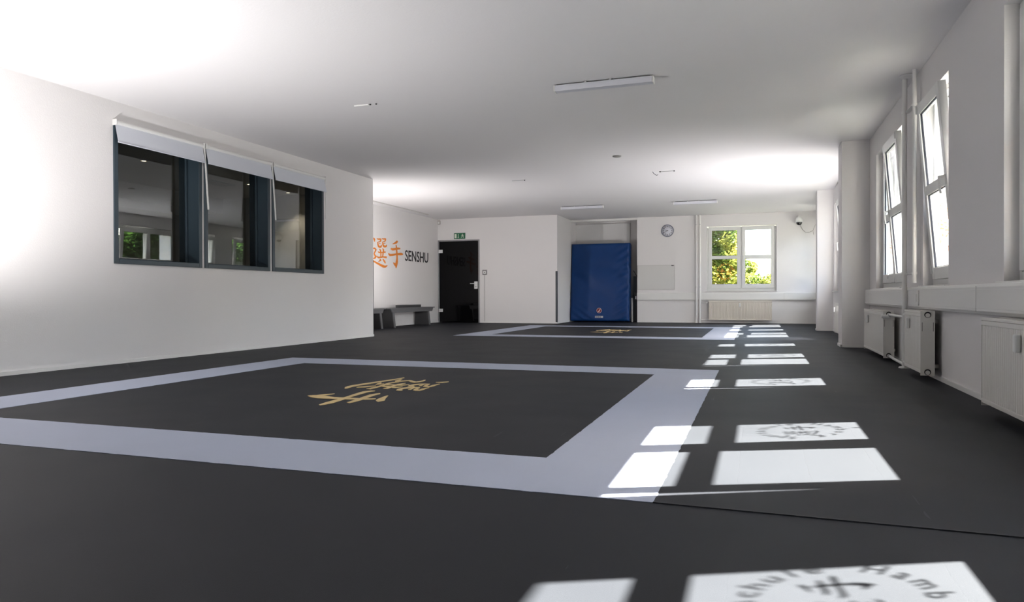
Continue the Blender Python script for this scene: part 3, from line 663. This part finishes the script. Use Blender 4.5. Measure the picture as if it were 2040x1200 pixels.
r_.rotation_euler = (-.10, 0, .012)
cv = MB().add(vs, fs, True).build('cover', BLUE, r_)
b_ = MB().tube([(-W_/2, .10, .02), (-W_/2, .10, L_-.02)], .006, 8).tube([(W_/2, .10, .02), (W_/2, .10, L_-.02)], .006, 8); b_.build('piping', BLUE, r_)
RED = mat('badge_dark_red', (.20, .015, .02), .5); PINK = mat('badge_ring', (.62, .42, .42), .5)
b_ = MB().use(PINK).lathe([(.055, 0), (.068, 0), (.068, -.004), (.055, -.004), (.055, 0)], (0, -.155, .265), 'y', 28)
b_.use(RED).lathe([(0, 0), (.055, 0), (.055, -.002), (0, -.002)], (0, -.155, .265), 'y', 28)
b_.use(PINK).prism([(-.035, .225), (.005, .225), (.040, .300), (.020, .305)], 'y', -.159, -.157); b_.build('badge', None, r_)
b_ = MB().use(mat('label_grey', (.42, .42, .45), .5)).box(-.105, .105, -.150, -.146, .075, .125); b_.use(BLACK)
for k in range(6): b_.box(-.09+k*.024, -.075+k*.024, -.151, -.150, .085, .112)
b_.build('label_strip', None, r_)
# recess fittings
RP = mat('recess_panel_paint', (.66, .65, .64), .8)
struct(box('wall_recess_panel', RP, -4.63, -3.165, 18.86, 18.948, 0, 2.60)); struct(box('trim_4', PAINT, -4.63, -2.885, 18.30, 18.36, 2.62, C-.001))
struct(box('wall_recess_stub', OFFICE, -3.165, -2.90, 18.90, 18.948, 0, C-.001))
tag(box('folded_mat', GREY, -3.02, -2.895, 18.50, 18.72, 0, 1.18, None, .01), 'dark grey folded mat standing in the gap beside the blue crash mat', 'gym mat')
tag(box('white_board_strip', PAINT, -3.062, -3.03, 18.46, 18.70, 0, .62, None, .004), 'narrow white board standing right beside the blue crash mat', 'board')
r_ = thing('hanging_straps', 'black straps hanging in the gap right of the blue crash mat', 'strap', (-2.99, 18.4, .56)); o_ = r_.location
MB().tube([tuple(Vector(q)-o_) for q in ((-3.00, 18.44, 1.32), (-2.96, 18.38, 1.27), (-2.90, 18.36, 1.17))], .010, 8).tube([tuple(Vector(q)-o_) for q in ((-3.01, 18.42, .69), (-2.96, 18.38, .63), (-2.90, 18.36, .56))], .012, 8).build('strap', BLACK, r_)
r_ = thing('wall_socket', 'black wall socket box at the edge of the recess beside the cable trunking', 'socket', (-2.905, YW+.10, .65))
box('housing', BLACK, -.045, .020, -.03, .03, -.10, .10, r_, bevel=.004); box('cover', METAL, -.035, -.012, -.034, -.03, -.06, .02, r_)
# whiteboard
r_ = thing('whiteboard', 'plain pale board mounted on the far wall below the clock', 'board', (-2.408, YW, 1.14))
box('surface', mat('board_grey', (.63,.62,.60), .4), -.462, .462, -.014, 0, -.305, .305, r_)
b_ = MB()
for x0, x1, z0, z1 in ((-.466,-.458,-.31,.31),(.458,.466,-.31,.31),(-.458,.458,.302,.31),(-.458,.458,-.31,-.302)): b_.box(x0, x1, -.017, 0, z0, z1)
b_.build('frame', mat('board_rim', (.50,.48,.46), .4), r_); box('clip', HOLE, .385, .445, -.022, -.017, .285, .302, r_)
# clock
r_ = thing('wall_clock', 'round white wall clock with a thin grey rim between recess and window', 'clock', (-2.117, YW, 2.312))
MB().lathe([(.136,-.03),(.150,-.034),(.156,-.02),(.156,0),(0,0)], (0,0,0), 'y', 48).build('rim', mat('clock_rim', (.20,.21,.27), .35), r_)
fc = MB().lathe([(0,-.024),(.138,-.024),(.138,-.018),(0,-.018)], (0,0,0), 'y', 48).build('dial', mat('clock_face', (.70,.70,.76), .5), r_)
b_ = MB()
for k in range(12):
    a = k*PI/6; s_, c_ = math.sin(a), math.cos(a); tx, tz = .104*s_, .104*c_
    text_mb(b_, str(k if k else 12), lambda u, v, t, tx=tx, tz=tz: (tx+u, -.0245-.001*t, tz+v-.013), size=.042, bold=.0015)
b_.build('numerals', BLACK, fc)
def hand(ang, L2, w_, nm):
    s_, c_ = math.sin(ang), math.cos(ang); P_ = lambda r1, q: (r1*s_+q*c_, r1*c_-q*s_)
    MB().prism([P_(-.02, -w_), P_(-.02, w_), P_(L2, w_*.5), P_(L2, -w_*.5)], 'y', -.029, -.027).build(nm, BLACK, r_)
hand(math.radians(290), .070, .006, 'hour_hand'); hand(math.radians(240), .100, .005, 'minute_hand'); MB().tube([(0,-.031,0),(0,-.024,0)], .008).build('hub', BLACK, r_)
# dome camera
r_ = thing('security_camera', 'white wall-mounted camera with a black dome in the far right corner', 'security camera', (.955, YW, 2.44))
b_ = MB().lathe([(.0,.115),(.03,.112),(.055,.09),(.072,.05),(.080,.0),(.080,-.03),(.070,-.035),(0,-.035)], (0,-.13,0), 'z', 28); b_.tube([(0,-.13,.06),(0,-.01,.06)], .028); b_.lathe([(0,0),(.06,0),(.06,-.02),(0,-.02)], (0,0,.06), 'y', 24); b_.build('housing', PVC, r_)
MB().lathe([(.068,-.035),(.066,-.055),(.055,-.082),(.035,-.102),(0,-.112)], (0,-.13,0), 'z', 28).build('dome', mat('dome_black', (.008,.008,.009), .1), r_)
MB().lathe([(.074,-.030),(.080,-.036),(.074,-.042),(.068,-.036),(.074,-.030)], (0,-.13,0), 'z', 28).build('dome_ring', PVC, r_)
MB().tube([(.03,-.03,-.10),(.08,-.015,-.20),(.15,-.010,-.27),(.22,-.010,-.275),(.31,-.010,-.235),(.325,-.010,-.33)], .005, 8).tube([(.31,-.01,-.235),(.34,-.02,-.14),(.41,-.02,-.03)], .004, 8).build('cable', mat('cable_grey', (.33,.31,.29), .5), r_)
# office spots and vent
for x, y, lb in ((-7.55, 7.25, 'lit recessed spot in the office ceiling seen through the nearest inner window'), (-7.57, 9.32, 'lit recessed spot in the office ceiling seen through the middle inner window'), (-7.57, 10.30, 'lit recessed spot in the office ceiling seen through the far inner window')):
    r_ = thing('ceiling_spot', lb, 'ceiling spot', (x, y, 2.46), 0, 'recessed spots in the office ceiling')
    MB().lathe([(.034,0),(.050,0),(.050,-.010),(.034,-.008)], (0,0,0), 'z', 24).build('ring', PAINT, r_)
    e = bpy.data.materials.get('spot_glow') or mat('spot_glow', (1,.8,.5)); bb = e.node_tree.nodes['Principled BSDF']; bb.inputs['Emission Color'].default_value = (1,.80,.5,1); bb.inputs['Emission Strength'].default_value = 14
    MB().lathe([(0,-.002),(.034,-.002),(.034,0),(0,0)], (0,0,0), 'z', 20).build('lens', e, r_)
    l_ = lamp('office_spot_light', 'SPOT', (x, y, 2.43), 22, (1,.85,.65), (0,0,-1), spot_size=1.6, spot_blend=.6, shadow_soft_size=.03)
r_ = thing('air_vent', 'rectangular air vent in the office ceiling seen through the middle inner window', 'air vent', (-7.95, 9.05, 2.46), 0)
b_ = MB(); b_.box(-.13,.13,-.24,-.21,-.015,0).box(-.13,.13,.21,.24,-.015,0).box(-.13,-.10,-.21,.21,-.015,0).box(.10,.13,-.21,.21,-.015,0); b_.build('frame', mat('vent_grey', (.45,.50,.48), .5), r_)
b_ = MB()
for k in range(7): b_.box(-.10+k*.029,-.092+k*.029,-.21,.21,-.014,-.002)
b_.build('louvre', OFFICED, r_)

# ------------------------------------------------------------------ trees outside
def leaves(blobs, n_, ls, seed):
    rg = random.Random(seed); b_ = MB(); vol = [b[3]**2 for b in blobs]
    for _ in range(n_):
        bx, by, bz, br = rg.choices(blobs, vol)[0]
        while True:
            d = Vector((rg.uniform(-1,1), rg.uniform(-1,1), rg.uniform(-1,1)))
            if .02 < d.length < 1: break
        d = d.normalized()*(br*(rg.random()**.30)); c_ = Vector((bx, by, bz))+Vector((d.x, d.y, d.z*.85))
        u = Vector((rg.gauss(0,1), rg.gauss(0,1), rg.gauss(0,.6))).normalized(); v = u.cross(Vector((rg.gauss(0,1), rg.gauss(0,1), rg.gauss(0,1)))).normalized(); nn = u.cross(v)
        s_ = ls*rg.uniform(.6, 1.25)
        p = [c_-u*s_, c_+v*s_*.42+nn*s_*.1, c_+u*s_, c_-v*s_*.42+nn*s_*.1]
        b_.add(p, [(0,1,2),(0,2,3)])
    return b_
def tree(label, loc, blobs, n_, ls, m_, seed, trunk_top, group=None):
    r_ = thing('leafy_tree', label, 'tree', loc, 0, group)
    leaves(blobs, n_, ls, seed).build('foliage', m_, r_, fix=False)
    b_ = MB().tube([(0,0,0), (.1,0,trunk_top*.5), (.0,.1,trunk_top)], [.22,.16,.08], 10); rg = random.Random(seed)
    for bl in blobs[:7]: b_.tube([(0.05,0,trunk_top*.7), ((bl[0])*.5, bl[1]*.5, (trunk_top*.8+bl[2])*.5), (bl[0], bl[1], bl[2])], [.08,.05,.02], 6)
    b_.build('trunk', BARK, r_)
    return r_
tree('yellow-green leafy tree filling the left half of the far window', (-2.9, 29, -4), [(0,0,6.2,1.5),(1.3,-.2,5.2,1.15),(1.55,0,6.9,.85),(.4,.4,7.9,1.2),(1.4,.3,8.0,.75),(-1.4,0,5.5,1.3),(-1.2,.2,7.3,1.1),(1.75,-.2,6.0,.75),(1.55,0,7.6,.8),(.8,-.3,4.1,1.1),(1.75,-.2,4.3,.7)], 28000, .105, LEAF, 3, 5.0)
tree('round green treetop low in the right half of the far window', (.70, 27, -4), [(0,0,4.85,.75),(-.9,.3,5.0,.6),(.75,.2,4.9,.55),(-.5,0,4.1,.9),(.5,0,4.1,.9),(-1.0,1,5.7,.35)], 9000, .075, LEAF, 5, 3.8)
blobs = [(0,0,5.6,1.9),(.6,2.0,5.2,1.5),(-.6,-2.0,5.2,1.5),(.2,1.2,7.0,1.5),(-.2,-1.2,7.0,1.5),(.3,2.3,6.6,1.1),(-.3,-2.3,6.6,1.1),(0,1.9,3.7,1.4),(0,-1.9,3.7,1.4),(0,0,7.9,1.2)]
t0 = None
spots = [(15.5, -.4), (15.0, 7), (16, 14.4), (15, 21.8), (16.5, 29.2), (17, 36.6), (15.2, -7.8)]
words = ['sixth', 'fifth', 'fourth', 'third', 'second', 'last', 'nearest']
for i, (x, y) in enumerate(spots):
    lb = 'green tree outside the right-hand windows, mirrored in the inner window glass'
    if t0 is None:
        t0 = tree(lb, (x, y, -4), blobs, 22000, .17, LEAFD, 11, 4.2, 'trees outside the right-hand windows'); 
    else:
        c_ = t0.copy(); COL.objects.link(c_); c_.location = (x, y, -4+((i*37) % 5-2)*.15); c_.rotation_euler = (0, 0, (i % 2)*PI + .12*math.sin(i))
        for ch in t0.children:
            d = ch.copy(); COL.objects.link(d); d.parent = c_

# house added in the distance to grey the bright sky behind the right-hand windows
r_ = thing('added_house', 'pale house added to grey the sky behind the tilted right-hand windows', 'house', (17, 62, -4))
MB().box(-10, 14, 0, 9, 0, 24).build('wall', CONC, r_)
MB().prism([(-.4, 24), (9.4, 24), (4.5, 27)], 'x', -10.4, 14.4).build('roof', mat('roof_tile', (.25, .12, .08), .8), r_)
for k in range(6):
    for z in (5, 8.6, 12.2, 15.8):
        w_ = box('window', GREY, -8+k*2.8, -6.7+k*2.8, -.04, .02, z, z+1.6, r_)
